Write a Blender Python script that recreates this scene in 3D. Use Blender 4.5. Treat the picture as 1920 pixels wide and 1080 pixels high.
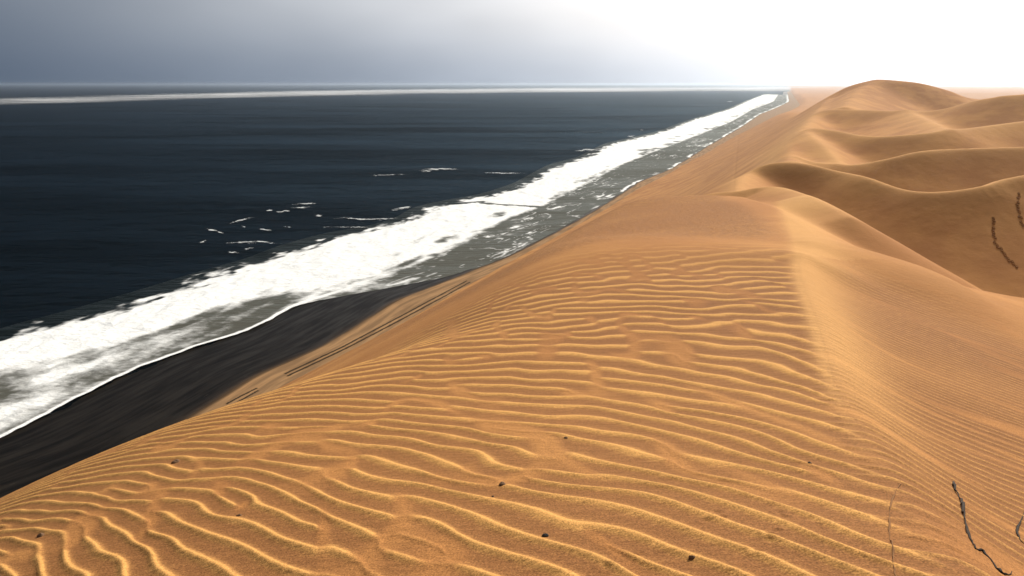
import bpy, math, random
import numpy as np

for o in list(bpy.data.objects):
    bpy.data.objects.remove(o, do_unlink=True)
scn = bpy.context.scene
COL = scn.collection
R_ = math.radians

# ------------------------------------------------------------------ camera
EYE = 90.0                      # eye height above the sea
FPX, CX, CY, HOR = 1280.0, 960.0, 540.0, 157.0
PITCH = math.atan((CY - HOR) / FPX)
cam = bpy.data.cameras.new('camera')
cam.lens = 24.0
cam.sensor_width = 36.0
cam.clip_start = 0.1
cam.clip_end = 300000.0
camo = bpy.data.objects.new('camera', cam)
COL.objects.link(camo)
camo.location = (0, 0, EYE)
camo.rotation_euler = (math.pi / 2 - PITCH, 0, 0)
scn.camera = camo

# ------------------------------------------------------------------ light
SUN_AZ, SUN_EL = R_(37.0), R_(35.0)        # azimuth clockwise from the view direction (+Y)
w = bpy.data.worlds.new('World')
scn.world = w
w.use_nodes = True
nt = w.node_tree
nt.nodes.clear()
N = nt.nodes.new
sky = N('ShaderNodeTexSky')
sky.sky_type = 'NISHITA'
sky.sun_disc = False
sky.sun_elevation = SUN_EL
sky.sun_rotation = SUN_AZ
sky.altitude = 50
sky.air_density = 1.0
sky.dust_density = 4.5
sky.ozone_density = 1.5
bg = N('ShaderNodeBackground')
bg.inputs['Strength'].default_value = 0.055
out = N('ShaderNodeOutputWorld')
# the haze lifts the horizon: low directions look up the sky a little higher
geo = N('ShaderNodeTexCoord')
mp = N('ShaderNodeMapping')
mp.vector_type = 'POINT'
mp.inputs['Scale'].default_value = (1, 1, 0.75)
mp.inputs['Location'].default_value = (0, 0, 0.25)
nt.links.new(geo.outputs['Generated'], mp.inputs[0])
nt.links.new(mp.outputs[0], sky.inputs[0])
# a thin veil of cloud, brighter the nearer it lies to the sun
SUNV = (math.sin(SUN_AZ) * math.cos(SUN_EL), math.cos(SUN_AZ) * math.cos(SUN_EL), math.sin(SUN_EL))
dot = N('ShaderNodeVectorMath'); dot.operation = 'DOT_PRODUCT'
dot.inputs[1].default_value = SUNV
nt.links.new(geo.outputs['Generated'], dot.inputs[0])
mx0 = N('ShaderNodeMath'); mx0.operation = 'MAXIMUM'; mx0.inputs[1].default_value = 0.0
nt.links.new(dot.outputs['Value'], mx0.inputs[0])
pw = N('ShaderNodeMath'); pw.operation = 'POWER'; pw.inputs[1].default_value = 2.3
nt.links.new(mx0.outputs[0], pw.inputs[0])
cn = N('ShaderNodeTexNoise'); cn.inputs['Scale'].default_value = 2.2; cn.inputs['Detail'].default_value = 3.0
cm = N('ShaderNodeMapping'); cm.inputs['Scale'].default_value = (1, 1, 3.0)
nt.links.new(geo.outputs['Generated'], cm.inputs[0]); nt.links.new(cm.outputs[0], cn.inputs['Vector'])
cr_ = N('ShaderNodeMapRange'); cr_.inputs['From Min'].default_value = 0.3; cr_.inputs['From Max'].default_value = 0.7
cr_.inputs['To Min'].default_value = 0.75; cr_.inputs['To Max'].default_value = 1.25
nt.links.new(cn.outputs[0], cr_.inputs['Value'])
vm = N('ShaderNodeMath'); vm.operation = 'MULTIPLY'
nt.links.new(pw.outputs[0], vm.inputs[0]); nt.links.new(cr_.outputs[0], vm.inputs[1])
vc = N('ShaderNodeVectorMath'); vc.operation = 'SCALE'; vc.inputs[0].default_value = (19.5, 19.5, 19.5)
nt.links.new(vm.outputs[0], vc.inputs['Scale'])
sz_ = N('ShaderNodeSeparateXYZ'); nt.links.new(geo.outputs['Generated'], sz_.inputs[0])
el_ = N('ShaderNodeMapRange'); el_.interpolation_type = 'SMOOTHSTEP'
el_.inputs['From Min'].default_value = -0.01; el_.inputs['From Max'].default_value = 0.11
nt.links.new(sz_.outputs['Z'], el_.inputs['Value'])
bank = N('ShaderNodeMix'); bank.data_type = 'RGBA'            # a bluish bank of far cloud all along the horizon
bank.inputs[6].default_value = (0.66, 0.72, 0.80, 1); bank.inputs[7].default_value = (1.06, 1.05, 1.02, 1)
nt.links.new(el_.outputs[0], bank.inputs[0])
sa_ = N('ShaderNodeVectorMath'); sa_.operation = 'ADD'
nt.links.new(sky.outputs[0], sa_.inputs[0]); nt.links.new(vc.outputs[0], sa_.inputs[1])
bm_ = N('ShaderNodeVectorMath'); bm_.operation = 'MULTIPLY'
nt.links.new(sa_.outputs[0], bm_.inputs[0]); nt.links.new(bank.outputs[2], bm_.inputs[1])
nt.links.new(bm_.outputs[0], bg.inputs[0])
nt.links.new(bg.outputs[0], out.inputs[0])

sun = bpy.data.lights.new('sun', 'SUN')
sun.energy = 4.2
sun.angle = R_(0.6)
sun.color = (1.0, 0.93, 0.80)
suno = bpy.data.objects.new('sun', sun)
COL.objects.link(suno)
suno.rotation_euler = (math.pi / 2 - SUN_EL, 0, math.pi - SUN_AZ)
suno.location = (0, 0, 400)

vs = scn.view_settings
vs.view_transform = 'Standard'
vs.look = 'None'
vs.exposure = 0.0
vs.gamma = 1.0
vs.use_curve_mapping = False
scn.cycles.volume_bounces = 2
scn.cycles.max_bounces = 6

# ------------------------------------------------------------------ helpers
rng = np.random.default_rng(7)


def tag(o, label=None, cat=None, group=None, kind=None):
    if label: o['label'] = label
    if cat: o['category'] = cat
    if group: o['group'] = group
    if kind: o['kind'] = kind
    return o


def ray(px, py):
    """direction of a photograph pixel: x right, y forward, z up"""
    dx, dy = px - CX, py - CY
    c, s = math.cos(PITCH), math.sin(PITCH)
    return np.array([dx, FPX * c - dy * s, -(FPX * s + dy * c)])


def at_range(px, py, rg):
    d = ray(px, py)
    d = d / math.hypot(d[0], d[1]) * rg
    return np.array([d[0], d[1], EYE + d[2]])


def at_level(px, py, z=0.0):
    d = ray(px, py)
    k = (z - EYE) / d[2]
    return np.array([d[0] * k, d[1] * k, z])


COAST = R_(21.0)
ES = np.array([math.sin(COAST), math.cos(COAST)])       # along the coast, away from the viewer
ET = np.array([-math.cos(COAST), math.sin(COAST)])      # out to sea


def st(x, y):
    return x * ES[0] + y * ES[1], x * ET[0] + y * ET[1]


def xy(s, t):
    return s * ES[0] + t * ET[0], s * ES[1] + t * ET[1]


def smooth(a, b, x):
    k = np.clip((x - a) / (b - a), 0, 1)
    return k * k * (3 - 2 * k)


def shore_line(pts, z=0.0, sig=4.0):
    """a line along the shore given by points of the photograph, as t(s)"""
    q = sorted(st(*at_level(px, py, z)[:2]) for px, py in pts)
    S = np.array([a for a, b in q]); T = np.array([b for a, b in q])
    u = lambda s: np.arcsinh(np.asarray(s, float) / 60.0)

    ug = np.linspace(u(S[0]) - 0.6, u(S[-1]) + 0.6, 900)
    tg = np.interp(ug, u(S), T)
    if sig:
        k = np.exp(-0.5 * (np.arange(-60, 61) / sig) ** 2)
        tg = np.convolve(np.pad(tg, 60, mode='edge'), k / k.sum(), mode='valid')

    def f(s):
        return np.interp(u(s), ug, tg)
    return f


def grid_mesh(name, X, Y, Z, attrs=None, closed=False):
    """rows x cols grid as one mesh with float attributes"""
    r, c = X.shape
    co = np.stack([X, Y, Z], -1).reshape(-1, 3).astype(np.float32)
    i = np.arange(r * c).reshape(r, c)
    if closed:
        i = np.concatenate([i, i[:, :1]], 1)
    f = np.stack([i[:-1, :-1], i[:-1, 1:], i[1:, 1:], i[1:, :-1]], -1).reshape(-1, 4)
    q = co[f[len(f) // 3]]
    if np.cross(q[1] - q[0], q[2] - q[0])[2] < 0:
        f = f[:, ::-1].copy()               # faces look up
    me = bpy.data.meshes.new(name)
    me.vertices.add(len(co))
    me.vertices.foreach_set('co', co.ravel())
    me.loops.add(f.size)
    me.loops.foreach_set('vertex_index', f.ravel().astype(np.int32))
    me.polygons.add(len(f))
    me.polygons.foreach_set('loop_start', np.arange(0, f.size, 4, dtype=np.int32))
    me.polygons.foreach_set('use_smooth', np.ones(len(f), bool))
    me.update(calc_edges=True)
    for k, v in (attrs or {}).items():
        a = me.attributes.new(k, 'FLOAT', 'POINT')
        a.data.foreach_set('value', np.ascontiguousarray(v, dtype=np.float32).ravel())
    o = bpy.data.objects.new(name, me)
    COL.objects.link(o)
    return o


_NT = rng.random((256, 256))


def vnoise(x, y):
    """smooth value noise, period 256"""
    xi = np.floor(x).astype(int); yi = np.floor(y).astype(int)
    fx = x - xi; fy = y - yi
    fx = fx * fx * fx * (fx * (fx * 6 - 15) + 10); fy = fy * fy * fy * (fy * (fy * 6 - 15) + 10)
    a = _NT[xi % 256, yi % 256]; b = _NT[(xi + 1) % 256, yi % 256]
    c = _NT[xi % 256, (yi + 1) % 256]; d = _NT[(xi + 1) % 256, (yi + 1) % 256]
    return (a + (b - a) * fx) * (1 - fy) + (c + (d - c) * fx) * fy - 0.5


def fbm(x, y, n=4):
    r = 0
    for k in range(n):
        r = r + vnoise(x * 2 ** k + 17.3 * k, y * 2 ** k - 9.1 * k) / 2 ** k
    return r


# ---- node helpers
class Mat:
    def __init__(self, name):
        self.m = bpy.data.materials.new(name)
        self.m.use_nodes = True
        self.t = self.m.node_tree
        self.t.nodes.clear()
        self.out = self.t.nodes.new('ShaderNodeOutputMaterial')

    def n(self, kind, **kw):
        x = self.t.nodes.new('ShaderNode' + kind)
        for k, v in kw.items():
            setattr(x, k, v)
        return x

    def put(self, sock, v):
        if hasattr(v, 'is_output') or isinstance(v, bpy.types.NodeSocket):
            self.t.links.new(v, sock)
        else:
            sock.default_value = v

    def attr(self, name):
        return self.n('Attribute', attribute_name=name).outputs['Fac']

    def pos(self):
        return self.n('NewGeometry').outputs['Position']

    def math(self, op, a, b=0.0, c=0.0, clamp=False):
        x = self.n('Math', operation=op, use_clamp=clamp)
        for i, v in enumerate((a, b, c)):
            self.put(x.inputs[i], v)
        return x.outputs[0]

    def mix(self, f, a, b):
        x = self.n('Mix', data_type='RGBA')
        self.put(x.inputs[0], f)
        self.put(x.inputs[6], a if not isinstance(a, tuple) else (*a, 1))
        self.put(x.inputs[7], b if not isinstance(b, tuple) else (*b, 1))
        return x.outputs[2]

    def noise(self, scale, detail=3, rough=0.55, vec=None, stretch=None, rot=0.0):
        x = self.n('TexNoise')
        x.inputs['Scale'].default_value = scale
        x.inputs['Detail'].default_value = detail
        x.inputs['Roughness'].default_value = rough
        v = vec or self.pos()
        if stretch or rot:
            mp = self.n('Mapping')
            mp.inputs['Rotation'].default_value = (0, 0, rot)
            if stretch: mp.inputs['Scale'].default_value = stretch
            self.t.links.new(v, mp.inputs[0])
            v = mp.outputs[0]
        self.t.links.new(v, x.inputs['Vector'])
        return x.outputs[0]

    def ramp(self, v, a, b, lo=0.0, hi=1.0, smoothstep=True):
        x = self.n('MapRange')
        if smoothstep: x.interpolation_type = 'SMOOTHSTEP'
        self.put(x.inputs['Value'], v)
        x.inputs['From Min'].default_value = a; x.inputs['From Max'].default_value = b
        x.inputs['To Min'].default_value = lo; x.inputs['To Max'].default_value = hi
        return x.outputs[0]

    def bump(self, h, dist, strength=1.0, prev=None):
        x = self.n('Bump')
        x.inputs['Strength'].default_value = strength
        x.inputs['Distance'].default_value = dist
        self.put(x.inputs['Height'], h)
        if prev is not None: self.put(x.inputs['Normal'], prev)
        return x.outputs[0]

    def bsdf(self, color, rough, normal=None, spec=0.5, ior=1.45):
        x = self.n('BsdfPrincipled')
        self.put(x.inputs['Base Color'], color if not isinstance(color, tuple) else (*color, 1))
        self.put(x.inputs['Roughness'], rough)
        self.put(x.inputs['Specular IOR Level'], spec)
        x.inputs['IOR'].default_value = ior
        if normal is not None: self.put(x.inputs['Normal'], normal)
        return x.outputs[0]

    def done(self, shader):
        self.t.links.new(shader, self.out.inputs['Surface'])
        return self.m


# ------------------------------------------------------------------ shore lines (traced once, then used as distances along the coast)
foot_px = [(0, 934), (250, 838), (500, 738), (560, 714), (700, 632), (790, 582), (870, 539), (1000, 468), (1130, 395),
           (1210, 348), (1290, 304), (1380, 254), (1440, 224), (1500, 198)]
t_foot = shore_line(foot_px, 2.5, 14.0)
wet_px = [(0, 948), (230, 856), (330, 800), (480, 705), (600, 652), (700, 590), (745, 562), (880, 510), (940, 487), (1000, 458), (1042, 436),
          (1110, 398), (1165, 364), (1200, 340), (1260, 316), (1330, 272), (1390, 238), (1425, 214), (1480, 190)]
t_wet = shore_line(wet_px, 1.2)
low_px = [(0, 822), (60, 792), (150, 745), (240, 700), (340, 660), (420, 635), (490, 612), (520, 592), (560, 570), (640, 547),
          (720, 516), (800, 484), (860, 456), (905, 430), (960, 405), (1010, 388), (1060, 362), (1110, 336), (1160, 310),
          (1230, 282), (1300, 256), (1370, 228), (1410, 205), (1450, 190)]
t_low = shore_line(low_px)
sea_px = [(-150, 690), (0, 642), (60, 622), (130, 603), (200, 583), (300, 553), (370, 530), (440, 507), (500, 490), (560, 464), (640, 441),
          (720, 428), (775, 412), (800, 392), (850, 380), (930, 366), (990, 345), (1050, 309), (1100, 296), (1150, 269),
          (1200, 258), (1250, 245), (1300, 225), (1370, 204), (1400, 190), (1435, 176)]
t_sea = shore_line(sea_px)

# ------------------------------------------------------------------ dunes
def crest(pts, n=60):
    P = np.array([at_range(*p) for p in pts])
    # Catmull-Rom
    Q = np.vstack([2 * P[0] - P[1], P, 2 * P[-1] - P[-2]])
    o = []
    m = max(4, n // (len(P) - 1))
    for i in range(1, len(Q) - 2):
        for u in np.linspace(0, 1, m, endpoint=False):
            p0, p1, p2, p3 = Q[i - 1:i + 3]
            o.append(0.5 * (2 * p1 + (p2 - p0) * u + (2 * p0 - 5 * p1 + 4 * p2 - p3) * u * u + (3 * p1 - p0 - 3 * p2 + p3) * u ** 3))
    o.append(P[-1])
    return np.array(o)


def near_crest(C, x, y):
    """distance to a crest line, its height there and the side (positive: left of its direction)"""
    best = np.full(x.shape, 1e18)
    hz = np.zeros_like(x); side = np.zeros_like(x); ws = np.zeros_like(x)
    for a, b in zip(C[:-1], C[1:]):
        d = b[:2] - a[:2]
        L = max(math.hypot(*d), 1e-6)
        u = np.clip(((x - a[0]) * d[0] + (y - a[1]) * d[1]) / (L * L), 0, 1)
        ex = x - a[0] - u * d[0]; ey = y - a[1] - u * d[1]
        q = ex * ex + ey * ey + 1e-6
        best = np.minimum(best, q)
        wt = L / (q * q); wt = wt * wt
        ws += wt
        hz += wt * (a[2] + u * (b[2] - a[2]))
        side += wt * (d[0] * ey - d[1] * ex) / (L * np.sqrt(q))
    return np.sqrt(best), hz / ws, np.clip(side / ws * 1.03, -1, 1)


def flank(d, slope, w, curve=0.0):
    """drop from a rounded crest; curve>0 lets the flank flatten out with distance"""
    q = np.sqrt(d * d + w * w) - w
    return slope * q / (1 + curve * q)


# crest lines: (photo x, photo y, range in metres); left flank, right flank slopes; rounding
A = crest([(2400, 1500, 2.2), (1960, 1250, 2.9), (1800, 1080, 3.7), (1690, 930, 5.2), (1615, 810, 7.2), (1565, 710, 10), (1532, 600, 14.5), (1503, 520, 20), (1500, 480, 24)], 80)
A2 = crest([(1500, 480, 24), (1528, 452, 30), (1490, 415, 42), (1430, 384, 58), (1385, 369, 70)])
B = crest([(1520, 456, 28), (1540, 452, 31), (1610, 489, 37), (1690, 527, 37), (1800, 546, 36), (1920, 562, 36), (2300, 600, 40)])
Cc = crest([(1345, 361, 86), (1384, 358, 84), (1425, 351, 84), (1462, 351, 82), (1500, 362, 74), (1530, 372, 66), (1590, 406, 58)])
D = crest([(1300, 330, 118), (1357, 317, 120), (1425, 306, 122), (1500, 306, 120), (1575, 321, 116), (1624, 331, 112), (1680, 351, 108), (1725, 359, 106),
           (1785, 358, 106), (1856, 346, 108), (1920, 329, 112), (2200, 290, 125)])
Dl = crest([(1340, 300, 170), (1372, 287, 165), (1425, 276, 165), (1462, 294, 145), (1519, 309, 126)])
D2 = crest([(1490, 296, 175), (1511, 303, 172), (1556, 310, 168), (1605, 308, 165), (1665, 297, 163), (1725, 284, 165), (1800, 278, 168), (1920, 275, 172), (2200, 262, 190)])
E = crest([(1430, 250, 255), (1470, 240, 250), (1507, 238, 245), (1537, 241, 238), (1575, 246, 230), (1612, 253, 222), (1650, 255, 218), (1700, 252, 218), (1770, 247, 222), (1850, 236, 240), (1960, 222, 260)])
F = crest([(1500, 214, 400), (1540, 205, 380), (1612, 205, 360), (1650, 207, 350), (1706, 210, 340), (1762, 206, 330), (1810, 194, 325), (1856, 184, 320), (1920, 177, 320), (2200, 168, 330)])
H = crest([(1384, 359, 86), (1388, 338, 102), (1400, 318, 122), (1425, 288, 150), (1440, 275, 170), (1466, 252, 220), (1488, 232, 270), (1510, 212, 350), (1530, 200, 440), (1556, 182, 600)])
S1 = crest([(1640, 153, 595), (1612, 170, 530), (1596, 186, 460), (1585, 200, 390)])
S2 = crest([(1500, 239, 245), (1530, 262, 205), (1560, 292, 180), (1575, 309, 168)])
S3 = crest([(1700, 209, 342), (1730, 222, 300), (1765, 238, 250), (1775, 247, 224)])
G = crest([(1510, 200, 640), (1545, 184, 620), (1575, 169, 605), (1600, 157, 598), (1645, 150, 595), (1690, 151, 590), (1735, 157, 590), (1775, 170, 600), (1815, 184, 620), (1900, 192, 700)])


def face(x, y):
    """the slip face falling to the beach"""
    s, t = st(x, y)
    d = t_foot(s) - t
    sag = 9.0 * np.sin(np.pi * np.clip(d / 150, 0, 1)) * smooth(1500, 500, s) * smooth(10, 110, s)
    sag = sag + 1.9 * smooth(6, 17, s) * smooth(300, 90, s)
    return 2.5 + 0.575 * d - sag + 0.6 * np.sin(s / 41.0) * smooth(300, 700, s), d


def both(sd, a, b):
    k = smooth(-1, 1, sd)
    return a * k + b * (1 - k)


def macro(x, y):
    r = np.hypot(x, y)
    s, t = st(x, y)
    k = 0.05 + np.minimum(0.004 * r, 1.6)
    acc = np.zeros_like(x); pale = np.zeros_like(x)

    def add(z, kk=None):
        nonlocal acc
        acc = acc + np.exp(np.clip((z - EYE) / k, -200, 200))
    # near dune
    d, h, sd = near_crest(A, x, y)
    left = 0.22 * (1 - np.exp(-(d / 1.6) ** 1.4)) + 0.035 * flank(d, 1, 0.8) + 0.0116 * d * d / (1 + d / 28)
    sgA = np.where(d * np.abs(sd) > 0.6 * d, d * np.sign(sd), d * sd)
    right = 0.45 * (1 - np.exp(-(d / 0.9) ** 1.5)) + flank(d, 0.24, 0.5) + 0.022 * np.maximum(d - 9, 0) ** 2 / (1 + np.maximum(d - 9, 0) / 20)
    add(h - both(sd, left, right))
    d, h, sd = near_crest(A2, x, y)
    sgA2 = d * sd; dA2 = d
    add(h - both(sd, 0.10 * flank(d, 1, 2) + 0.006 * d * d / (1 + d / 24), flank(d, 0.5, 1.0)))
    d, h, sd = near_crest(B, x, y)          # runs left to right: left side is the far side
    add(h - both(sd, flank(d, 0.58, 0.9), flank(d, 0.10, 1.2)))
    for C, back, front, wd, cf in ((Cc, 0.55, 0.34, 0.5, 0.0), (D, 0.57, 0.66, 0.6, 0.013), (Dl, 0.5, 0.5, 0.8, 0.0), (D2, 0.57, 0.58, 0.9, 0.012), (H, 0.55, 0.50, 0.8, 0.004),
                               (S1, 0.35, 0.45, 2.5, 0.0), (S2, 0.50, 0.34, 1.2, 0.0), (S3, 0.5, 0.4, 1.5, 0.0),
                               (E, 0.57, 0.54, 1.2, 0.009), (F, 0.55, 0.48, 2.0, 0.007), (G, 0.40, 0.40, 6.0, 0.0)):
        d, h, sd = near_crest(C, x, y)
        add(h - both(sd, flank(d, back, wd), flank(d, front, wd, cf)))
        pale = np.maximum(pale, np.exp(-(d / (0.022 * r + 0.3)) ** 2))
    base = 62 + 6 * fbm(x / 300.0, y / 300.0, 3) + 8 * smooth(300, 2500, r) * fbm(x / 900 + 3, y / 900, 2) - 45 * smooth(650, 2200, r)
    base = np.where(r < 60, base - 6, base)
    add(base)
    z = EYE + k * np.log(acc)
    # cut by the slip face
    f, d = face(x, y)
    kf = 0.35 + 0.004 * np.minimum(r, 900)
    z = f - kf * np.logaddexp(0, (f - z) / kf)
    return np.maximum(z, -4), pale * smooth(600, 250, r), sgA, sgA2, dA2


def steps(rmax):
    r = [1.1]
    while r[-1] < rmax:
        q = r[-1]
        if q < 3.4: dr = 0.013
        elif q < 26: dr = 0.0038 * q
        elif q < 800: dr = min(0.0038 * q + 0.0005 * (q - 26), 0.010 * q)
        else: dr = 0.035 * q
        r.append(q + dr)
    return np.array(r)


rr = steps(22000)
azf = np.concatenate([np.arange(-44, 18, 0.14), np.arange(18, 39, 0.06), np.arange(39, 44.1, 0.14)])
az = np.radians(np.concatenate([azf, np.arange(48, 316, 4.0)]))
AZ, RR = np.meshgrid(az, rr)
X = RR * np.sin(AZ); Y = RR * np.cos(AZ)

# large shape on a coarser net of the same layout, then refined
ri = np.unique(np.concatenate([np.arange(0, len(rr), 3), np.where((rr > 40) & (rr < 500))[0], [len(rr) - 1]]))
nfine = len(azf)
ci = np.unique(np.concatenate([np.arange(0, nfine, 2), [nfine - 1], np.arange(nfine, len(az))]))
Zc, Pc, Sc, S2c, D2c = macro(X[np.ix_(ri, ci)], Y[np.ix_(ri, ci)])
pos = np.interp(np.arange(len(rr)), ri, np.arange(len(ri)))
i0 = np.minimum(pos.astype(int), len(ri) - 2); fr = (pos - i0)[:, None]
im1 = np.maximum(i0 - 1, 0); i2 = np.minimum(i0 + 2, len(ri) - 1)


def refine(G):
    tmp = np.empty((len(ri), len(az)))
    for i in range(len(ri)):
        tmp[i] = np.interp(np.arange(len(az)), ci, G[i])
    p0, p1, p2, p3 = tmp[im1], tmp[i0], tmp[i0 + 1], tmp[i2]
    return 0.5 * (2 * p1 + (p2 - p0) * fr + (2 * p0 - 5 * p1 + 4 * p2 - p3) * fr ** 2 + (3 * p1 - p0 - 3 * p2 + p3) * fr ** 3)


Z = refine(Zc)
SGA = refine(Sc); SGA2 = refine(S2c); DA2 = refine(D2c)

# ---- wind ripples: band-passed oriented noise, used through its phase so crests fork and end as real ones do
def ripple_field(lam, size, n, spread, band, seed):
    g = np.random.default_rng(seed)
    fx = np.fft.fftfreq(n, size / n); KX, KY = np.meshgrid(fx, fx, indexing='ij')
    K = np.hypot(KX, KY); th = np.arctan2(KX, KY)
    k0 = 1 / lam
    H = np.exp(-((K - k0) / (band * k0)) ** 2 / 2) * np.exp(-(th / spread) ** 2 / 2) * (KY > 0)
    z = np.fft.ifft2(H * np.fft.fft2(g.standard_normal((n, n))))
    return z / np.abs(z).mean()


def sample(F, size, x, y):
    n = F.shape[0]
    u = x / size * n; v = y / size * n
    i = np.floor(u).astype(int); j = np.floor(v).astype(int)
    a = u - i; b = v - j
    return ((F[i % n, j % n] * (1 - a) + F[(i + 1) % n, j % n] * a) * (1 - b)
            + (F[i % n, (j + 1) % n] * (1 - a) + F[(i + 1) % n, (j + 1) % n] * a) * b)


near = RR < 70
xs, ys = X[near], Y[near]
dA = np.abs(SGA[near]); sA = np.sign(SGA[near])
wl = smooth(-0.2, 0.5, sA * dA)                       # 1 on the seaward side of the crest
warp = 0.26 * fbm(xs / 1.1, ys / 1.1, 2)
mm = 1.05 - 0.80 * smooth(3.5, 15, ys)                # crests swing round with distance
q = 1.6 - dA * np.maximum(sA, 0) - 0.05 * np.hypot(xs, ys)
bend = mm * xs + 0.35 * (q + np.sqrt(q * q + 0.5))
F1 = ripple_field(0.285, 28.5, 1024, 0.20, 0.14, 5)
F2 = ripple_field(0.42, 42.0, 1024, 0.07, 0.13, 9)
v1 = ys + bend + warp
z1 = sample(F1, 28.5, xs + 0.3 * warp, 9 * np.log1p(v1 / 9))
ph1 = np.angle(z1); am1 = np.clip(np.abs(z1) * 1.6, 0.35, 1)
v2 = ys + (0.42 + 0.55 * smooth(4, 15, ys)) * xs + 0.25 * warp
z2 = sample(F2, 42.0, xs, v2)
ph2 = np.angle(z2); am2 = np.clip(np.abs(z2) * 1.5, 0.2, 1)


def prof(ph, sharp):
    """asymmetric ripple: sharp crest, broad flat trough"""
    p = ph + 0.45 * np.sin(ph)
    return np.exp(sharp * (np.cos(p) - 1))


h1 = prof(ph1, 1.2); h2 = prof(ph2, 0.9)
rn = np.hypot(xs, ys)
fd, fdist = face(xs, ys)
brow = smooth(16, 8, sA * dA + 3.0 * fbm(xs / 5, ys / 5, 2))
a1 = wl * smooth(31, 18, rn) * brow * am1
a2 = (1 - wl) * smooth(34, 14, rn + 8 * fbm(xs / 4 + 5, ys / 4, 2)) * am2
Z[near] += 0.030 * (h1 - 0.3) * a1 + 0.026 * (h2 - 0.4) * a2 * (0.45 + 0.55 * smooth(16, 4, rn))
# knocked-about sand beside the crest (old footprints)
g = np.random.default_rng(3)
for px, py, rg in ((1352, 893, 4.3), (1362, 905, 4.2), (1470, 900, 4.4), (1478, 916, 4.3), (1462, 950, 4.0), (1447, 958, 3.9), (1450, 985, 3.8), (1420, 1003, 3.6), (1330, 925, 4.1), (1200, 985, 3.5), (1140, 1020, 3.3)):
    p = at_range(px, py, rg)
    q = (xs - p[0]) ** 2 + (ys - p[1]) ** 2
    Z[near] += -0.008 * np.exp(-q / 0.03 ** 2) + 0.004 * np.exp(-((np.sqrt(q) - 0.05) / 0.02) ** 2)
crest_m = np.zeros_like(Z); fine_m = np.zeros_like(Z); speck_m = np.zeros_like(Z)
wide = RR < 160
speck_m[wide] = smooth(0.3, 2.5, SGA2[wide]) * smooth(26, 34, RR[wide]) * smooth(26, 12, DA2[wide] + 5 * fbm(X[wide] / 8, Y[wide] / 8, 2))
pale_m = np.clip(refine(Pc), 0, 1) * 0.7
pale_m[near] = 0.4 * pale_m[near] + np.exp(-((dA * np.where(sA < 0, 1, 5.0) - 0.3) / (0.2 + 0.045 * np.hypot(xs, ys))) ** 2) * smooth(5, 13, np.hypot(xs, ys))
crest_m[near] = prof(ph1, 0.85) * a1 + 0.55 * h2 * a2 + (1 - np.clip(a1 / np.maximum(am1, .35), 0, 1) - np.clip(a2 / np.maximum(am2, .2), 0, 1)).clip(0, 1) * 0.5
crest_m[~near] = 0.5
fine_m[near] = np.clip(a1 + a2, 0, 1)
# broad soft unevenness away from the ripples
Z += (0.0012 * RR) * fbm(X / (1.5 + 0.06 * RR), Y / (1.5 + 0.06 * RR), 2) * smooth(14, 60, RR) * smooth(2000, 600, RR)

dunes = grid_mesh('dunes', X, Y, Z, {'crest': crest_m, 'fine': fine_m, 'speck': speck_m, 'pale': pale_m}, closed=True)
tag(dunes, 'orange sand dunes with rippled near crest and rolling ridges above the sea', kind='structure')


def ground(px, py):
    """where a photograph point meets the dune"""
    d = ray(px, py); d = d / math.hypot(d[0], d[1])
    a = math.atan2(d[0], d[1])
    c0 = int(np.searchsorted(azf, math.degrees(a))) - 1; f_ = (math.degrees(a) - azf[c0]) / (azf[c0 + 1] - azf[c0])
    col = Z[:, c0] * (1 - f_) + Z[:, c0 + 1] * f_
    k = int(np.argmax(EYE + d[2] * rr < col))
    return np.array([d[0] * rr[k], d[1] * rr[k], col[k]])


def dune_z(x, y):
    r = math.hypot(x, y); a = math.degrees(math.atan2(x, y))
    c0 = int(np.searchsorted(azf, a)) - 1; f_ = (a - azf[c0]) / (azf[c0 + 1] - azf[c0])
    i = int(np.searchsorted(rr, r)) - 1
    u = (r - rr[i]) / (rr[i + 1] - rr[i])
    return (Z[i, c0] * (1 - f_) + Z[i, c0 + 1] * f_) * (1 - u) + (Z[i + 1, c0] * (1 - f_) + Z[i + 1, c0 + 1] * f_) * u


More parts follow.
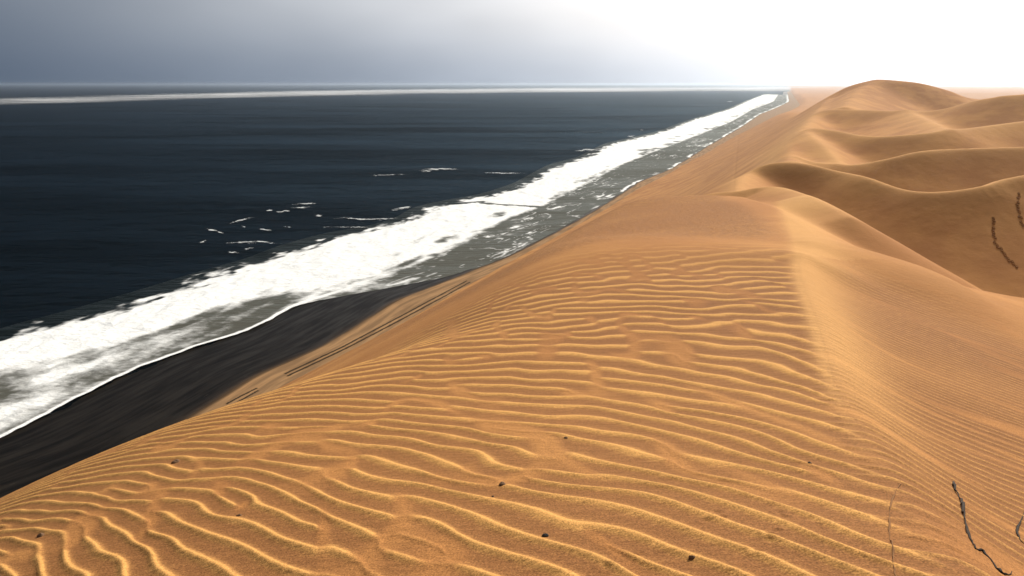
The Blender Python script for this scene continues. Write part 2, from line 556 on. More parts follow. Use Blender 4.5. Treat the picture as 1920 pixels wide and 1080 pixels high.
def sand_material():
    m = Mat('dune_sand')
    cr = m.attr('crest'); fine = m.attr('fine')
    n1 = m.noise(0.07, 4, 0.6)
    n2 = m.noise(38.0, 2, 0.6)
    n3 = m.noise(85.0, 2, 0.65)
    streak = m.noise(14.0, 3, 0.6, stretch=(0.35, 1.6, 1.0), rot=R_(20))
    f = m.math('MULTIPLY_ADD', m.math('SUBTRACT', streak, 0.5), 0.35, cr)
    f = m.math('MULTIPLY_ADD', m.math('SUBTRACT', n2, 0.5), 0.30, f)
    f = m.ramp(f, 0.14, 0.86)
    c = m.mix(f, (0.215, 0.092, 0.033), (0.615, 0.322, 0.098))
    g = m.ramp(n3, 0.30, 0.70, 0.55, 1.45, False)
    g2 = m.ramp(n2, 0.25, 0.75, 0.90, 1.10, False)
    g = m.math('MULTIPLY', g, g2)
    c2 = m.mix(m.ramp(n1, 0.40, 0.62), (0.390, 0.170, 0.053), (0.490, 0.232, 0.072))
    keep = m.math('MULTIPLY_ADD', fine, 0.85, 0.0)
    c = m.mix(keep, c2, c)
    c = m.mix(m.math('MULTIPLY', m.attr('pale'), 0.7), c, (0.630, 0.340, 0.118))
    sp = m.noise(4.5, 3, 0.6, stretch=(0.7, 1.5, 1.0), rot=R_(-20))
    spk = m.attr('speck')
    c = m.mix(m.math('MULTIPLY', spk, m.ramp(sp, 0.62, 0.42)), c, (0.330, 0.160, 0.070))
    mul = m.n('VectorMath', operation='SCALE')
    m.put(mul.inputs[0], c); m.put(mul.inputs['Scale'], g)
    b = m.bump(n3, 0.002, 0.6)
    b = m.bump(m.noise(3.2, 4, 0.62, stretch=(1.0, 2.6, 1.0), rot=R_(-15)), 0.06, 0.35, b)
    b = m.bump(m.noise(0.25, 3, 0.55), 0.5, 0.25, b)
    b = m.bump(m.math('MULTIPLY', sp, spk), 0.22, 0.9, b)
    return m.done(m.bsdf(mul.outputs[0], 0.92, b, 0.12))


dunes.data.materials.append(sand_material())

# ------------------------------------------------------------------ beach
bs = np.concatenate([np.linspace(-160, 900, 900), np.geomspace(903, 9000, 160)])
bu = np.linspace(0, 1, 90)
S_, U_ = np.meshgrid(bs, bu, indexing='ij')
tf = t_foot(S_) - 14; tw = t_low(S_) + 45
T_ = tf + (tw - tf) * U_
bx, by = xy(S_, T_)
wd = t_wet(S_)
dry = wd - T_
bz = 1.2 + 0.045 * np.clip(dry, -100, 60) * np.where(dry > 0, 1, 0.72) + 0.12 * smooth(-1.5, 1.5, dry)
bz += 0.05 * fbm(bx / 6, by / 6, 3)
bz = np.maximum(bz, -1.5)
wet = smooth(1.8, -1.8, dry + 1.6 * fbm(S_ / 22, T_ / 9, 3))
beach = grid_mesh('beach', bx, by, bz, {'wet': wet, 'dry': dry, 'along': S_})
tag(beach, 'dark wet sand beach with a narrow dry strip under the dune', kind='structure')


def beach_material():
    m = Mat('beach_sand')
    wt = m.attr('wet'); dr = m.attr('dry')
    cv = m.n('CombineXYZ')
    m.put(cv.inputs[0], m.math('MULTIPLY', m.attr('along'), 0.045)); m.put(cv.inputs[1], m.math('MULTIPLY', dr, 0.42))
    n1 = m.noise(1.0, 5, 0.6, vec=cv.outputs[0])
    n2 = m.noise(6.0, 3, 0.6)
    tide = m.math('MULTIPLY', m.ramp(dr, -5.0, -1.0), m.ramp(dr, 1.6, 0.0))
    dryc = m.mix(m.ramp(n1, 0.35, 0.68), (0.21, 0.125, 0.064), (0.36, 0.21, 0.098))
    wetc = m.mix(m.ramp(n1, 0.3, 0.75), (0.003, 0.0026, 0.0023), (0.018, 0.0145, 0.0105))
    c = m.mix(wt, dryc, wetc)
    c = m.mix(m.math('MULTIPLY', tide, 0.6), c, (0.030, 0.020, 0.013))
    ln = m.noise(3.1, 5, 0.65, vec=cv.outputs[0])
    c = m.mix(m.math('MULTIPLY', m.ramp(ln, 0.66, 0.72), m.math('MULTIPLY', wt, 0.35)), c, (0.22, 0.20, 0.17))
    rough = m.math('MULTIPLY', m.ramp(wt, 0, 1, 0.9, 0.5), m.ramp(n1, 0.35, 0.65, 1.0, 0.7))
    b = m.bump(n2, 0.03, 0.5)
    return m.done(m.bsdf(c, rough, b, 0.035))


beach.data.materials.append(beach_material())

# ------------------------------------------------------------------ sea
sr = [60.0]
while sr[-1] < 120000:
    q = sr[-1]
    sr.append(q + (max(0.9, 0.006 * q) if q < 1500 else 0.05 * q))
sr = np.array(sr)
sa = np.concatenate([np.radians(np.arange(-62, 46.001, 0.3)), np.radians(np.arange(50, 296, 4.0))])
SA, SR = np.meshgrid(sa, sr)
sx = SR * np.sin(SA); sy = SR * np.cos(SA)
ss, stt = st(sx, sy)
fade = smooth(1600, 300, SR)
off = smooth(0, 120, stt - t_sea(ss))
sw = 0.32 * np.sin((stt + 16 * fbm(ss / 90, stt / 60, 2)) / 7.2) * off * smooth(3000, 400, SR)
sz = sw + fade * (0.5 * fbm(sx / 9, sy / 5, 3)) * (0.25 + 0.75 * off) - 0.15
sea = grid_mesh('sea', sx, sy, sz, closed=True)
tag(sea, 'dark ocean reaching to the hazy horizon', kind='structure')


def water(m, rough=0.22, tint=None, gcol=(0.50, 0.78, 1.0), refl=0.095):
    n1 = m.noise(0.35, 5, 0.62, stretch=(0.5, 1.0, 1), rot=R_(12))
    n2 = m.noise(0.035, 4, 0.6, stretch=(0.35, 1.0, 1), rot=R_(8))
    b = m.bump(n1, 1.1, 0.75)
    b = m.bump(n2, 9.0, 0.8, b)
    c = m.mix(m.noise(0.006, 3, 0.6, stretch=(0.3, 1.0, 1.0)), (0.0008, 0.0015, 0.002), (0.003, 0.006, 0.009))
    if tint is not None: c = tint
    fr = m.n('Fresnel'); fr.inputs['IOR'].default_value = 1.33; m.put(fr.inputs['Normal'], b)
    df = m.n('BsdfDiffuse'); m.put(df.inputs[0], c)
    gl = m.n('BsdfGlossy'); gl.inputs['Roughness'].default_value = rough; m.put(gl.inputs['Normal'], b)
    gl.inputs['Color'].default_value = tuple(gcol) + (1,)
    mx = m.n('MixShader'); mot = m.ramp(m.noise(0.006, 4, 0.65, stretch=(0.22, 1.0, 1.0)), 0.32, 0.70, 0.5 * refl, 1.6 * refl)
    m.put(mx.inputs[0], m.math('MULTIPLY', fr.outputs[0], mot)); m.put(mx.inputs[1], df.outputs[0]); m.put(mx.inputs[2], gl.outputs[0])
    return mx.outputs[0]


m = Mat('sea_water')
sea.data.materials.append(m.done(water(m)))

# ------------------------------------------------------------------ surf
us = np.concatenate([np.linspace(-160, 700, 1300), np.geomspace(701, 6500, 420)])
uu = np.linspace(0, 1, 150)
S_, U_ = np.meshgrid(us, uu, indexing='ij')
low0 = t_low(S_) + 0.9 * fbm(S_ / 5, S_ * 0 + 2.2, 3) * smooth(900, 200, S_)
wash_k = smooth(215, 300, S_)                    # farther on, shallow wash fills the gap to the dry sand
lo = low0 + (np.minimum(t_wet(S_) + 1.5 + 3.0 * fbm(S_ / 14, S_ * 0 + 9, 3), low0) - low0) * wash_k
hi = t_sea(S_)
ex = 16.0
T_ = (lo - 0.3) + (hi + ex - lo + 0.3) * U_
fx_, fy_ = xy(S_, T_)
W = np.maximum(hi - low0, 4)
v = (T_ - low0) / W                              # 0 at the edge of the white water, 1 at its sea edge
n_a = fbm(S_ / 28, T_ / 14, 4); n_b = fbm(S_ / 9 + 7, T_ / 5, 4); n_c = fbm(S_ / 60 + 3, T_ / 25 + 5, 3)
near_k = smooth(330, 150, S_)                    # toward the viewer the backwash thins out
v0 = 0.02 + 0.42 * near_k + 0.10 * np.sin(S_ / 47.0)
body = smooth(v0 - 0.30, v0 + 0.22, v + 0.45 * n_a + 0.3 * n_c)
thin = 0.50 + 0.9 * n_a + 0.45 * n_b + 0.4 * n_c
foam = np.maximum(body, thin * (0.45 + 0.55 * (1 - near_k)) + 0.12)
edge_w = 1.1 + 0.004 * np.abs(S_)
foam = np.maximum(foam, smooth(edge_w * 1.4, edge_w * 0.3, np.abs(T_ - low0)) * (1 - 0.8 * wash_k))
foam = foam * smooth(1.0 + 7.0 / W, 1.0 - (12.0 / W), v + (0.10 + 7.0 / W) * n_b + 0.08 * n_a)
# shallow wash inside the white water
inner = smooth(2.0, -2.0, T_ - low0) * wash_k
lines = np.abs(fbm(S_ / 40 + 2, (T_ + 0.15 * S_) / 9, 3))
wash = 0.0 + 0.5 * smooth(0.06, 0.0, lines) + 0.22 * n_b + 0.5 * n_c
wash = np.maximum(wash, smooth(2.2 + 0.004 * S_, 0.4, T_ - lo) * smooth(-0.25, 0.1, fbm(S_ / 35, S_ * 0 + 4, 2)))
foam = foam * (1 - inner) + inner * np.maximum(wash, -0.05 + 0.6 * smooth(7, 0, low0 - T_) + 0.4 * n_b)
foam = np.clip(foam, 0, 1)
# the dark gap in the white water
gap = np.zeros_like(foam)
for (xa, ya, xb, yb, wpx) in ((852, 383, 900, 381, 3.0), (900, 383, 1005, 388, 1.6)):
    p = at_level(xa, ya)[:2]; q = at_level(xb, yb)[:2]
    d, h, sd = near_crest(np.array([[*p, 0], [*q, 0]]), fx_, fy_)
    gap = np.maximum(gap, smooth(wpx * 2.6, wpx * 0.8, d + 3 * n_b))
foam *= 1 - 0.93 * gap
zz = 0.22 + 1.2 * np.exp(-((v - 0.66) / 0.13) ** 2) * (0.6 + 0.8 * n_a) + 0.45 * foam * (0.5 + 1.5 * n_b) + 0.10 * smooth(0, .2, v)
zz = np.where(v < 0.06, 0.45 * zz + 0.25, zz)
zz = np.where(U_ > 0.985, -0.6, zz)
dq = t_wet(S_) - T_
bzl = 1.2 + 0.045 * np.where(dq > 0, 1, 0.72) * np.clip(dq, -100, 60) + 0.12 * smooth(-1.5, 1.5, dq)
zz = np.maximum(zz, bzl + 0.10)
surf = grid_mesh('surf', fx_, fy_, zz, {'foam': foam, 'v': v})
tag(surf, 'broad band of white breaking surf along the beach', kind='stuff')


def foam_material():
    m = Mat('surf_foam')
    f = m.attr('foam')
    n1 = m.noise(0.5, 5, 0.65, stretch=(0.6, 1.0, 1), rot=R_(10))
    n2 = m.noise(0.12, 4, 0.6)
    k = m.math('MULTIPLY_ADD', m.math('SUBTRACT', n1, 0.5), 0.6, f)
    k = m.math('MULTIPLY_ADD', m.math('SUBTRACT', n2, 0.5), 0.5, k)
    k = m.ramp(k, 0.10, 0.80)
    k = m.math('MULTIPLY', k, m.ramp(f, 0.03, 0.25))
    b = m.bump(n1, 0.9, 0.7)
    wh = m.bsdf((0.86, 0.87, 0.86), 0.8, b, 0.15)
    wa = water(m, 0.3, m.mix(m.ramp(m.attr('v'), 0.5, 0.9), (0.085, 0.084, 0.070), (0.004, 0.007, 0.008)), (0.85, 0.95, 0.95), 0.13)
    mx = m.n('MixShader')
    m.put(mx.inputs[0], k); m.put(mx.inputs[1], wa); m.put(mx.inputs[2], wh)
    return m.done(mx.outputs[0])


surf.data.materials.append(foam_material())

# ------------------------------------------------------------------ thin foam streaks out on the water
class MB:
    def __init__(self):
        self.v, self.f = [], []

    def add(self, v, f):
        b = len(self.v)
        self.v += [tuple(map(float, p)) for p in v]
        self.f += [tuple(i + b for i in q) for q in f]

    def tube(self, pts, rad, n=7):
        P = np.array(pts, float); b = len(self.v)
        for i, p in enumerate(P):
            d = P[min(i + 1, len(P) - 1)] - P[max(i - 1, 0)]
            d /= np.linalg.norm(d) + 1e-9
            a = np.cross(d, (0.1, 0.2, 0.97)); a /= np.linalg.norm(a) + 1e-9
            c = np.cross(d, a)
            r = rad[i] if hasattr(rad, '__len__') else rad
            for k in range(n):
                q = 2 * math.pi * k / n
                self.v.append(tuple(p + r * (math.cos(q) * a + math.sin(q) * c)))
        for i in range(len(P) - 1):
            for k in range(n):
                k2 = (k + 1) % n
                self.f.append((b + i * n + k, b + i * n + k2, b + (i + 1) * n + k2, b + (i + 1) * n + k))
        self.f.append(tuple(b + k for k in range(n))[::-1])
        self.f.append(tuple(b + (len(P) - 1) * n + k for k in range(n)))

    def box(self, c, sz):
        x, y, z = c; a, b, h = (q / 2 for q in sz)
        v = [(x + i * a, y + j * b, z + k * h) for k in (-1, 1) for j in (-1, 1) for i in (-1, 1)]
        self.add(v, [(0, 2, 3, 1), (4, 5, 7, 6), (0, 1, 5, 4), (1, 3, 7, 5), (3, 2, 6, 7), (2, 0, 4, 6)])

    def build(self, name, mat, parent=None, sm=True):
        me = bpy.data.meshes.new(name)
        me.from_pydata(self.v, [], self.f)
        if sm: me.polygons.foreach_set('use_smooth', [True] * len(me.polygons))
        me.materials.append(mat)
        me.update()
        o = bpy.data.objects.new(name, me)
        COL.objects.link(o)
        o.parent = parent
        return o


mw = Mat('streak_foam')
wq = mw.attr('wisp')
wn = mw.noise(0.55, 5, 0.7, stretch=(0.35, 1.0, 1), rot=R_(6))
wa_ = mw.ramp(mw.math('MULTIPLY_ADD', mw.math('SUBTRACT', wn, 0.5), 2.6, wq), 0.35, 0.95)
wd_ = mw.n('BsdfDiffuse'); wd_.inputs[0].default_value = (0.72, 0.74, 0.74, 1)
wt_ = mw.n('BsdfTransparent')
wx_ = mw.n('MixShader'); mw.put(wx_.inputs[0], wa_); mw.put(wx_.inputs[1], wt_.outputs[0]); mw.put(wx_.inputs[2], wd_.outputs[0])
streak_mat = mw.done(wx_.outputs[0])
wisp = []
sm_ = MB()
gs = np.random.default_rng(21)
streaks = [
    ([(382, 429), (405, 434), (424, 440)], 2.2), ([(372, 456), (388, 452)], 2.6), ([(424, 457), (455, 455), (490, 454), (515, 457), (534, 459)], 2.6),
    ([(426, 422), (446, 415), (462, 411), (477, 409)], 2.0), ([(450, 424), (462, 427)], 1.2), ([(485, 430), (510, 433)], 2.0), ([(530, 426), (548, 427)], 1.3),
    ([(498, 396), (512, 395)], 1.5), ([(516, 399), (544, 396)], 2.0), ([(542, 391), (586, 389)], 2.0), ([(548, 384), (594, 382)], 1.8), ([(590, 405), (606, 405)], 2.4),
    ([(622, 412), (645, 409), (672, 412), (700, 412), (750, 410)], 2.4), ([(452, 468), (478, 466)], 1.6), ([(428, 474), (450, 475)], 1.6), ([(600, 427), (650, 427), (700, 427)], 1.0),
    ([(734, 395), (752, 391), (775, 388)], 3.0), ([(782, 321), (800, 318), (830, 317), (862, 318)], 2.4), ([(790, 322), (812, 321)], 2.0), ([(690, 330), (760, 327)], 1.0), ([(900, 324), (940, 325), (985, 325)], 1.3),
    ([(1076, 284), (1100, 281), (1130, 282)], 2.6), ([(1380, 200), (1394, 198)], 1.6), ([(1362, 190), (1375, 190)], 1.0), ([(1175, 257), (1190, 255)], 1.6),
    ([(1140, 310), (1160, 306)], 1.5), ([(880, 507), (920, 497), (950, 488), (985, 470)], 0.1),
]
for pts, wp in streaks:
    if wp < 0.5: continue
    P = []
    for (x0, y0), (x1, y1) in zip(pts[:-1], pts[1:]):
        k = max(3, int(abs(x1 - x0) / 3))
        P += [(x0 + (x1 - x0) * u, y0 + (y1 - y0) * u) for u in np.linspace(0, 1, k, endpoint=False)]
    P.append(pts[-1])
    rowv = []
    for i, (px, py) in enumerate(P):
        e = math.sin(math.pi * (i + 0.5) / len(P)) ** 0.6
        jit = gs.normal(0, 0.4)
        hw = wp * 1.1 * (0.3 + 0.7 * e)
        wisp += [0.0, 0.85 * e, 0.0]
        a = at_level(px, py + jit - hw); b = at_level(px, py + jit + hw)
        z = 0.30
        mdl = (a + b) / 2
        rowv.append(((a[0], a[1], z - 0.25), (mdl[0], mdl[1], z + 0.25), (b[0], b[1], z - 0.25)))
    v = [p for r in rowv for p in r]
    f = []
    for i in range(len(rowv) - 1):
        for k in range(2):
            f.append((3 * i + k, 3 * i + k + 1, 3 * i + 4 + k, 3 * i + 3 + k))
    sm_.add(v, f)
so = sm_.build('foam_streaks', streak_mat)
at_ = so.data.attributes.new('wisp', 'FLOAT', 'POINT')
at_.data.foreach_set('value', np.array(wisp, dtype=np.float32))
tag(so, 'thin broken streaks of foam on the dark water beyond the surf', kind='stuff')

# ------------------------------------------------------------------ tyre tracks pressed into the dry sand
mt = Mat('rut_sand')
rut_mat = mt.done(mt.bsdf(mt.mix(mt.noise(1.2, 4), (0.030, 0.020, 0.012), (0.075, 0.048, 0.026)), 0.95, None, 0.05))


def beach_z(s, t):
    dr = float(t_wet(s)) - t
    return 1.2 + 0.045 * max(-100, min(60, dr)) * (1 if dr > 0 else 0.72) + 0.12 * float(smooth(-1.5, 1.5, np.array(dr)))


def rut(px_pts, name, label, width, seed):
    mb = MB(); g = np.random.default_rng(seed)
    ctr = []
    for (x0, y0), (x1, y1) in zip(px_pts[:-1], px_pts[1:]):
        for u in np.linspace(0, 1, 24, endpoint=False):
            ctr.append(st(*at_level(x0 + (x1 - x0) * u, y0 + (y1 - y0) * u, 2.0)[:2]))
    ctr = np.array(ctr)
    rows = []
    for i, (s_, t_) in enumerate(ctr):
        d = ctr[min(i + 1, len(ctr) - 1)] - ctr[max(i - 1, 0)]; d /= np.linalg.norm(d)
        nrm = np.array([-d[1], d[0]])
        wv = width * g.uniform(0.8, 1.2); j = g.normal(0, 0.05)
        row = []
        for q, h in ((-1.25, 0.02), (-0.8, 0.10), (-0.5, 0.03), (0.5, 0.03), (0.8, 0.10), (1.25, 0.02)):
            a = np.array([s_, t_]) + nrm * (q * wv / 2 + j)
            x, y = xy(*a)
            row.append((x, y, beach_z(*a) + h + 0.03))
        rows.append(row)
    v = [p for r in rows for p in r]; f = []
    for i in range(len(rows) - 1):
        for k in range(5):
            f.append((6 * i + k, 6 * i + k + 1, 6 * i + 7 + k, 6 * i + 6 + k))
    mb.add(v, f)
    o = mb.build(name, rut_mat)
    tag(o, label, 'tyre track', 'wheel ruts along the dry sand at the dune foot')


rut([(534, 699), (640, 650), (700, 619), (760, 588), (820, 556), (878, 524)], 'tyre_track', 'long dark wheel rut on the dry strip, the one nearer the sea', 0.75, 1)
rut([(538, 704), (645, 654), (706, 623), (766, 592), (826, 560), (884, 527)], 'tyre_track', 'long dark wheel rut on the dry strip, the one nearer the dune', 0.75, 2)
rut([(424, 755), (452, 740), (483, 725)], 'tyre_track', 'short dark wheel rut at the dune foot, the one nearer the sea', 0.62, 3)
rut([(432, 759), (460, 744), (485, 730)], 'tyre_track', 'short dark wheel rut at the dune foot, the one nearer the dune', 0.62, 4)

# ------------------------------------------------------------------ dry stems lying on the sand
mk = Mat('dry_stem')
stem_mat = mk.done(mk.bsdf(mk.mix(mk.noise(60, 3), (0.012, 0.009, 0.008), (0.05, 0.034, 0.024)), 0.85, mk.bump(mk.noise(150, 3), 0.004, 0.6), 0.2))
mk2 = Mat('sandy_stem')
stem_mat2 = mk2.done(mk2.bsdf(mk2.mix(mk2.noise(60, 3), (0.17, 0.085, 0.038), (0.29, 0.145, 0.060)), 0.9, None, 0.1))


def stem(pts, w0, label, mat, lift=0.4, seed=0, twigs=()):
    g = np.random.default_rng(seed)
    P = []; rad = []
    n = 0
    pts = np.array(pts, float)
    L = np.concatenate([[0], np.cumsum(np.hypot(*np.diff(pts, axis=0).T))])
    for u in np.linspace(0, L[-1], max(14, int(L[-1] / 5))):
        px = np.interp(u, L, pts[:, 0]) + g.normal(0, 0.5); py = np.interp(u, L, pts[:, 1])
        p = ground(px, py)
        dist = math.hypot(p[0], p[1], EYE - p[2])
        r = w0 * 0.5 * dist / FPX * (0.75 + 0.35 * math.sin(u * 0.13 + seed)) * g.uniform(0.85, 1.15)
        P.append((p[0], p[1], p[2] + lift * r)); rad.append(r)
    rad[0] *= 0.5; rad[-1] *= 0.5
    # ease the stem over the ripples
    zz = np.array([p[2] for p in P])
    for _ in range(2):
        zz[1:-1] = np.maximum(zz[1:-1], 0.25 * zz[:-2] + 0.5 * zz[1:-1] + 0.25 * zz[2:])
    P = [(p[0], p[1], z) for p, z in zip(P, zz)]
    root = bpy.data.objects.new('dry_stem', None)
    COL.objects.link(root)
    root.location = P[0]
    tag(root, label, 'stem')
    mb = MB(); mb.tube([np.array(p) - np.array(P[0]) for p in P], rad)
    mb.build('stalk', mat, root)
    for k, (dx, dy, ln) in enumerate(twigs):
        i = int(len(P) * (0.35 + 0.3 * k)); q = np.array(P[i])
        e = q + np.array([dx, dy, 0.0]) * ln; e[2] = dune_z(e[0], e[1]) + 0.01
        mb = MB(); mb.tube([q - np.array(P[0]), (q + e) / 2 - np.array(P[0]) + (0, 0, 0.01), e - np.array(P[0])], [rad[i] * 0.6, rad[i] * 0.45, rad[i] * 0.2])
        mb.build('twig', mat, root)


stem([(1787, 905), (1790, 921), (1800, 936), (1805, 956), (1808, 974), (1812, 994), (1820, 1013), (1828, 1029), (1843, 1037), (1857, 1049), (1869, 1068), (1880, 1077), (1894, 1079), (1897, 1072)],
     4.2, 'long crooked dark stem lying across the ripples in the right corner', stem_mat, 0.5, 1)
stem([(1926, 955), (1919, 966), (1912, 982), (1906, 994), (1907, 1002), (1911, 1012), (1920, 1020)], 3.4, 'short curved stem cut by the right edge of the picture', stem_mat, 0.3, 2)
stem([(1689, 906), (1680, 922), (1670, 945), (1667, 965), (1668, 990), (1668, 1010), (1675, 1030), (1674, 1050), (1679, 1080), (1682, 1100)], 3.2, 'faint sand-covered stem left of the dark crooked one, half buried', stem_mat2, -0.35, 3)

# ------------------------------------------------------------------ footprints down the shaded hollow
mq = Mat('trodden_sand')
trod = mq.done(mq.bsdf(mq.mix(mq.noise(9, 3), (0.29, 0.135, 0.050), (0.37, 0.172, 0.062)), 0.95, None, 0.05))


def footprints(pts, label, seed):
    g = np.random.default_rng(seed)
    pts = np.array(pts, float)
    L = np.concatenate([[0], np.cumsum(np.hypot(*np.diff(pts, axis=0).T))])
    root = bpy.data.objects.new('footprint_trail', None); COL.objects.link(root)
    root.location = ground(*pts[0])
    tag(root, label, 'footprints', 'trails of footprints on the far dune side')
    mb = MB(); n = 10
    v = [(0.0, 0.0, 0.012)] + [(0.09 * math.cos(a), 0.16 * math.sin(a) * (1 + 0.15 * math.sin(a)), 0.015) for a in np.linspace(0, 2 * math.pi, n, endpoint=False)] \
        + [(0.11 * math.cos(a), 0.20 * math.sin(a), 0.04) for a in np.linspace(0, 2 * math.pi, n, endpoint=False)] \
        + [(0.16 * math.cos(a), 0.27 * math.sin(a), -0.06) for a in np.linspace(0, 2 * math.pi, n, endpoint=False)]
    f = [(0, 1 + k, 1 + (k + 1) % n) for k in range(n)]
    for r in (0, 1):
        f += [(1 + r * n + k, 1 + (r + 1) * n + k, 1 + (r + 1) * n + (k + 1) % n, 1 + r * n + (k + 1) % n) for k in range(n)]
    mb.add(v, f)
    first = None
    for i, u in enumerate(np.arange(0, L[-1], 5.5)):
        p = ground(np.interp(u, L, pts[:, 0]) + (0.8 if i % 2 else -0.8), np.interp(u, L, pts[:, 1]))
        if first is None:
            o = first = mb.build('footprint', trod, root)
        else:
            o = first.copy(); COL.objects.link(o); o.parent = root
        e = 0.5
        nx = (dune_z(p[0] + e, p[1]) - dune_z(p[0] - e, p[1])) / (2 * e); ny = (dune_z(p[0], p[1] + e) - dune_z(p[0], p[1] - e)) / (2 * e)
        o.location = p - np.array(root.location) + np.array((0, 0, 0.05))
        o.rotation_euler = (math.atan(ny), -math.atan(nx), g.uniform(-0.3, 0.3))


footprints([(1863, 412), (1862, 440), (1866, 456), (1880, 475), (1894, 492), (1908, 503)], 'dark dotted trail of footprints down the shaded hollow, left one of two', 1)
footprints([(1911, 364), (1907, 388), (1911, 405), (1918, 425)], 'short dark trail of footprints at the right edge, right one of two', 2)

# ------------------------------------------------------------------ sensor dust spots, added as small stones on the ripples
mp_ = Mat('dark_dust_spot')
spot_dark = mp_.done(mp_.bsdf(mp_.mix(mp_.noise(90, 4), (0.006, 0.006, 0.006), (0.03, 0.027, 0.025)), 0.7, mp_.bump(mp_.noise(200, 3), 0.003, 0.5), 0.3))
mp_ = Mat('brown_dust_spot')
spot_brown = mp_.done(mp_.bsdf(mp_.mix(mp_.noise(90, 4), (0.10, 0.060, 0.036), (0.20, 0.115, 0.062)), 0.9, mp_.bump(mp_.noise(200, 3), 0.003, 0.5), 0.15))


def dust_spot(px, py, rpx, label, mat, sink, seed):
    g = np.random.default_rng(seed)
    p = ground(px, py)
    r = rpx * math.hypot(p[0], p[1], EYE - p[2]) / FPX
    mb = MB()
    nu, nv = 12, 8
    sc3 = np.array([1, g.uniform(0.75, 1.0), g.uniform(0.6, 0.8)])
    ph = g.uniform(0, 6, 6)
    v = []
    for j in range(nv + 1):
        th = math.pi * j / nv
        for i in range(nu):
            a = 2 * math.pi * i / nu
            k = 1 + 0.10 * math.sin(2 * a + ph[0]) + 0.08 * math.sin(3 * a + ph[1] + 2 * th) + 0.06 * math.cos(3 * th + ph[2])
            v.append(np.array([math.sin(th) * math.cos(a), math.sin(th) * math.sin(a), math.cos(th)]) * sc3 * r * k)
    f = [(j * nu + i, j * nu + (i + 1) % nu, (j + 1) * nu + (i + 1) % nu, (j + 1) * nu + i) for j in range(nv) for i in range(nu)]
    mb.add(v, f)
    o = mb.build('dust_spot', mat)
    o.location = (p[0], p[1], p[2] + r * sink)
    tag(o, label, 'dust_spot', 'sensor dust spots built as stones on the sand')


dust_spot(1022, 1007, 5.5, 'small round black sensor dust spot built as a stone in a trough near the bottom edge, blackest of all', spot_dark, 0.2, 1)
dust_spot(942, 910, 7.0, 'brown sensor dust spot built as a stone on a ripple crest above the black one', spot_brown, -0.1, 2)
dust_spot(924, 932, 2.6, 'tiny dark sensor dust spot built as a stone just below left of the brown one', spot_dark, 0.1, 3)
dust_spot(330, 868, 6.5, 'dark brown sensor dust spot built as a stone near the dune edge on the left', spot_brown, -0.05, 4)
dust_spot(77, 1005, 6.0, 'brown sensor dust spot built as a stone in the bottom left corner', spot_brown, -0.1, 5)
dust_spot(449, 968, 5.5, 'faint sensor dust spot built as a half buried stone on a crest in the lower left', spot_brown, -0.3, 6)
dust_spot(1518, 869, 3.0, 'tiny dark sensor dust spot built as a stone on the ripples beside the dune crest on the right', spot_dark, 0.1, 7)
dust_spot(1298, 1048, 6.5, 'brown sensor dust spot built as a half buried stone at the bottom, right of the black one', spot_brown, -0.2, 8)
dust_spot(1062, 822, 5.0, 'faint sensor dust spot built as a half buried stone in a trough above the brown one', spot_brown, -0.35, 9)

# ------------------------------------------------------------------ posts and a broken jetty out in the sea, and a small boat
mo = Mat('old_timber')
timber = mo.done(mo.bsdf(mo.mix(mo.noise(2.0, 4), (0.014, 0.013, 0.012), (0.045, 0.038, 0.032)), 0.9, None, 0.15))


def post_mesh(h, r):
    mb = MB(); mb.tube([(0, 0, -2.5), (0.03, 0, 0), (0.06, 0.02, h * 0.6), (0.02, 0.05, h)], [r, r, r * 0.95, r * 0.85], 8)
    return mb


for px, h, lb in ((1052, 1.6, 'short wooden post in the sea, farthest left of the row'), (1061, 3.0, 'wooden post in the sea, second from the left of the row'),
                  (1079, 4.2, 'tallest wooden post in the sea, alone left of the broken jetty'), (1136, 2.4, 'wooden post in the sea just right of the broken jetty'),
                  (1149, 3.2, 'wooden post in the sea, second from the right of the row'), (1158, 4.0, 'wooden post in the sea, farthest right of the row')):
    p = at_level(px, 250)
    o = post_mesh(h, 0.42).build('wooden_post', timber)
    o.location = p
    tag(o, lb, 'post', 'posts standing in the sea')
j0 = at_level(1094, 250); j1 = at_level(1130, 250)
jr = bpy.data.objects.new('broken_jetty', None); COL.objects.link(jr); jr.location = j0
tag(jr, 'low dark remains of a jetty standing in the sea between the posts', 'jetty')
d = j1 - j0; L = np.linalg.norm(d[:2])
jr.rotation_euler = (0, 0, math.atan2(d[1], d[0]))
for k in range(9):
    mb = MB(); mb.tube([(0, 0, -2.5), (0, 0, 1), (0.05, 0, 2.0 + 0.8 * math.sin(k * 2.1))], 0.36, 8)
    o = mb.build('pile', timber, jr); o.location = (L * k / 8, 0.6 * (-1) ** k, 0)
for k, (a, b, z) in enumerate(((0, 0.28, 1.5), (0.30, 0.62, 1.9), (0.66, 1.0, 1.3))):
    mb = MB(); mb.box((L * (a + b) / 2, 0, z), (L * (b - a), 2.2, 0.45))
    mb.build('deck_beam', timber, jr, False)

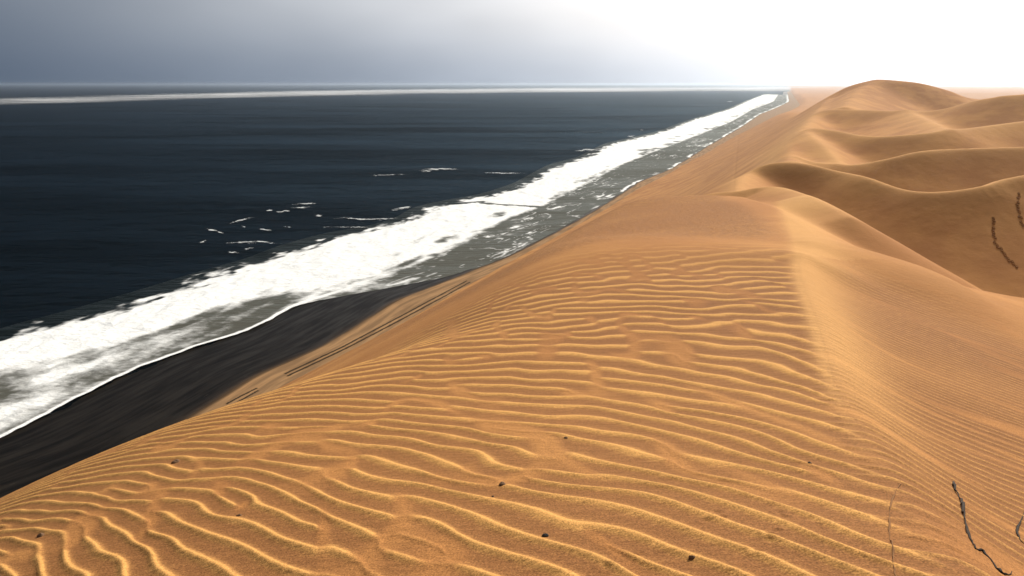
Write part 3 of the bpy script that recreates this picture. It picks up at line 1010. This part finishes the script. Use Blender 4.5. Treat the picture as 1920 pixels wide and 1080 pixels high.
mh = Mat('boat_paint'); hullm = mh.done(mh.bsdf(mh.mix(mh.noise(1.5, 3), (0.78, 0.78, 0.76), (0.86, 0.86, 0.85)), 0.4, None, 0.4))
mh = Mat('boat_window'); winm = mh.done(mh.bsdf(mh.mix(mh.noise(1.5, 3), (0.015, 0.018, 0.02), (0.03, 0.034, 0.04)), 0.2, None, 0.5))
br = bpy.data.objects.new('small_boat', None); COL.objects.link(br)
br.location = at_level(1203, 244.5); br.rotation_euler = (0, 0, R_(-12))
tag(br, 'tiny white boat on the dark sea just outside the surf', 'boat')
mb = MB(); sec = []
for u in np.linspace(-1, 1, 9):
    wv = 1.15 * (1 - max(0, u) ** 2.4) + 0.02; zk = -0.4 + 0.5 * max(0, u) ** 2; zt = 0.75 + 0.35 * max(0, u) ** 2
    sec.append([(3.2 * u, -wv, zt), (3.2 * u, -wv * 0.75, 0.1), (3.2 * u, 0, zk), (3.2 * u, wv * 0.75, 0.1), (3.2 * u, wv, zt)])
mb.add([p for q in sec for p in q], [(5 * i + k, 5 * i + k + 1, 5 * i + 6 + k, 5 * i + 5 + k) for i in range(8) for k in range(4)] + [(0, 1, 2, 3, 4)] + [(5 * i, 5 * i + 5, 5 * i + 9, 5 * i + 4) for i in range(8)])
mb.build('hull', hullm, br, False)
mb = MB(); mb.box((0.3, 0, 1.35), (1.9, 1.5, 1.2)); mb.build('cabin', hullm, br, False)
mb = MB(); mb.box((0.3, 0, 1.55), (1.96, 1.56, 0.4)); mb.build('window_band', winm, br, False)
mb = MB(); mb.tube([(0.2, 0, 1.95), (0.2, 0, 3.2)], 0.05, 6); mb.build('mast', winm, br)

# ------------------------------------------------------------------ fog bank lying on the sea, and the hazy air
near_fog = [(-400, 211), (0, 201), (240, 194), (480, 188), (720, 182), (960, 179.5), (1200, 178.5), (1500, 178), (1900, 178)]
far_fog = [(-400, 188), (0, 177), (240, 172), (480, 167), (720, 164), (960, 162), (1200, 161), (1500, 160), (1900, 160)]
fu = np.linspace(0, 1, 70); fvv = np.linspace(0, 1, 22)
px_ = np.linspace(-400, 1900, 120)
XT = np.zeros((120, 22)); YT = np.zeros_like(XT); ZT = np.zeros_like(XT)
for i, p in enumerate(px_):
    yn = np.interp(p, *zip(*near_fog)); yf = np.interp(p, *zip(*far_fog))
    a = at_level(p, yn); b = at_level(p, yf, 14.0)
    for k, u in enumerate(fvv):
        XT[i, k] = a[0] + (b[0] - a[0]) * u; YT[i, k] = a[1] + (b[1] - a[1]) * u
        e = float(smooth(0, 0.2, np.array(u)) * smooth(1.0, 0.3, np.array(u)))
        ends = float(smooth(0, 8, np.array(i))) * float(smooth(119, 111, np.array(i)))
        ZT[i, k] = 0.6 + (13 + 9 * float(fbm(np.array(XT[i, k] / 500.), np.array(YT[i, k] / 500.), 3))) * e * ends
Xc = np.concatenate([XT, XT[:, ::-1]], 1); Yc = np.concatenate([YT, YT[:, ::-1]], 1); Zc2 = np.concatenate([ZT, 0 * ZT + 0.55], 1)
TH = (smooth(0, 0.22, fvv) * smooth(1.0, 0.15, fvv))[None, :] + 0 * ZT
TH *= np.interp(px_, (-400, 0, 700, 1100), (0.62, 0.70, 0.9, 1.0))[:, None]
TH *= (smooth(0, 8, np.arange(120)) * smooth(119, 111, np.arange(120)))[:, None]
fog = grid_mesh('fog_bank', Xc, Yc, Zc2, {'thick': np.concatenate([TH, TH[:, ::-1]], 1)}, closed=True)
tag(fog, 'low white bank of fog lying on the sea before the horizon', kind='stuff')
mf = Mat('fog_vapour')
fn = mf.noise(0.0016, 5, 0.6, stretch=(0.4, 1.0, 1.0))
thick = mf.attr('thick')
al_ = mf.ramp(mf.math('MULTIPLY_ADD', mf.math('SUBTRACT', fn, 0.5), 1.2, thick), 0.25, 1.6)
df = mf.n('BsdfDiffuse'); df.inputs[0].default_value = (0.92, 0.93, 0.94, 1)
tp = mf.n('BsdfTransparent')
mx = mf.n('MixShader')
mf.put(mx.inputs[0], al_); mf.put(mx.inputs[1], tp.outputs[0]); mf.put(mx.inputs[2], df.outputs[0])
mf.t.links.new(mx.outputs[0], mf.out.inputs['Surface'])
fog.data.materials.append(mf.m)

mb = MB(); HB = 130000.0
mb.box((0, 0, (102 - 8) / 2), (2 * HB, 2 * HB, 110))
mz = Mat('hazy_air')
pv = mz.n('VolumePrincipled')
pv.inputs['Color'].default_value = (0.78, 0.88, 1.0, 1); pv.inputs['Density'].default_value = 0.000045; pv.inputs['Anisotropy'].default_value = 0.84
mz.t.links.new(pv.outputs[0], mz.out.inputs['Volume'])
hz_ = mb.build('haze', mz.m, None, False)
tag(hz_, 'thin pale haze over the coast', kind='stuff')
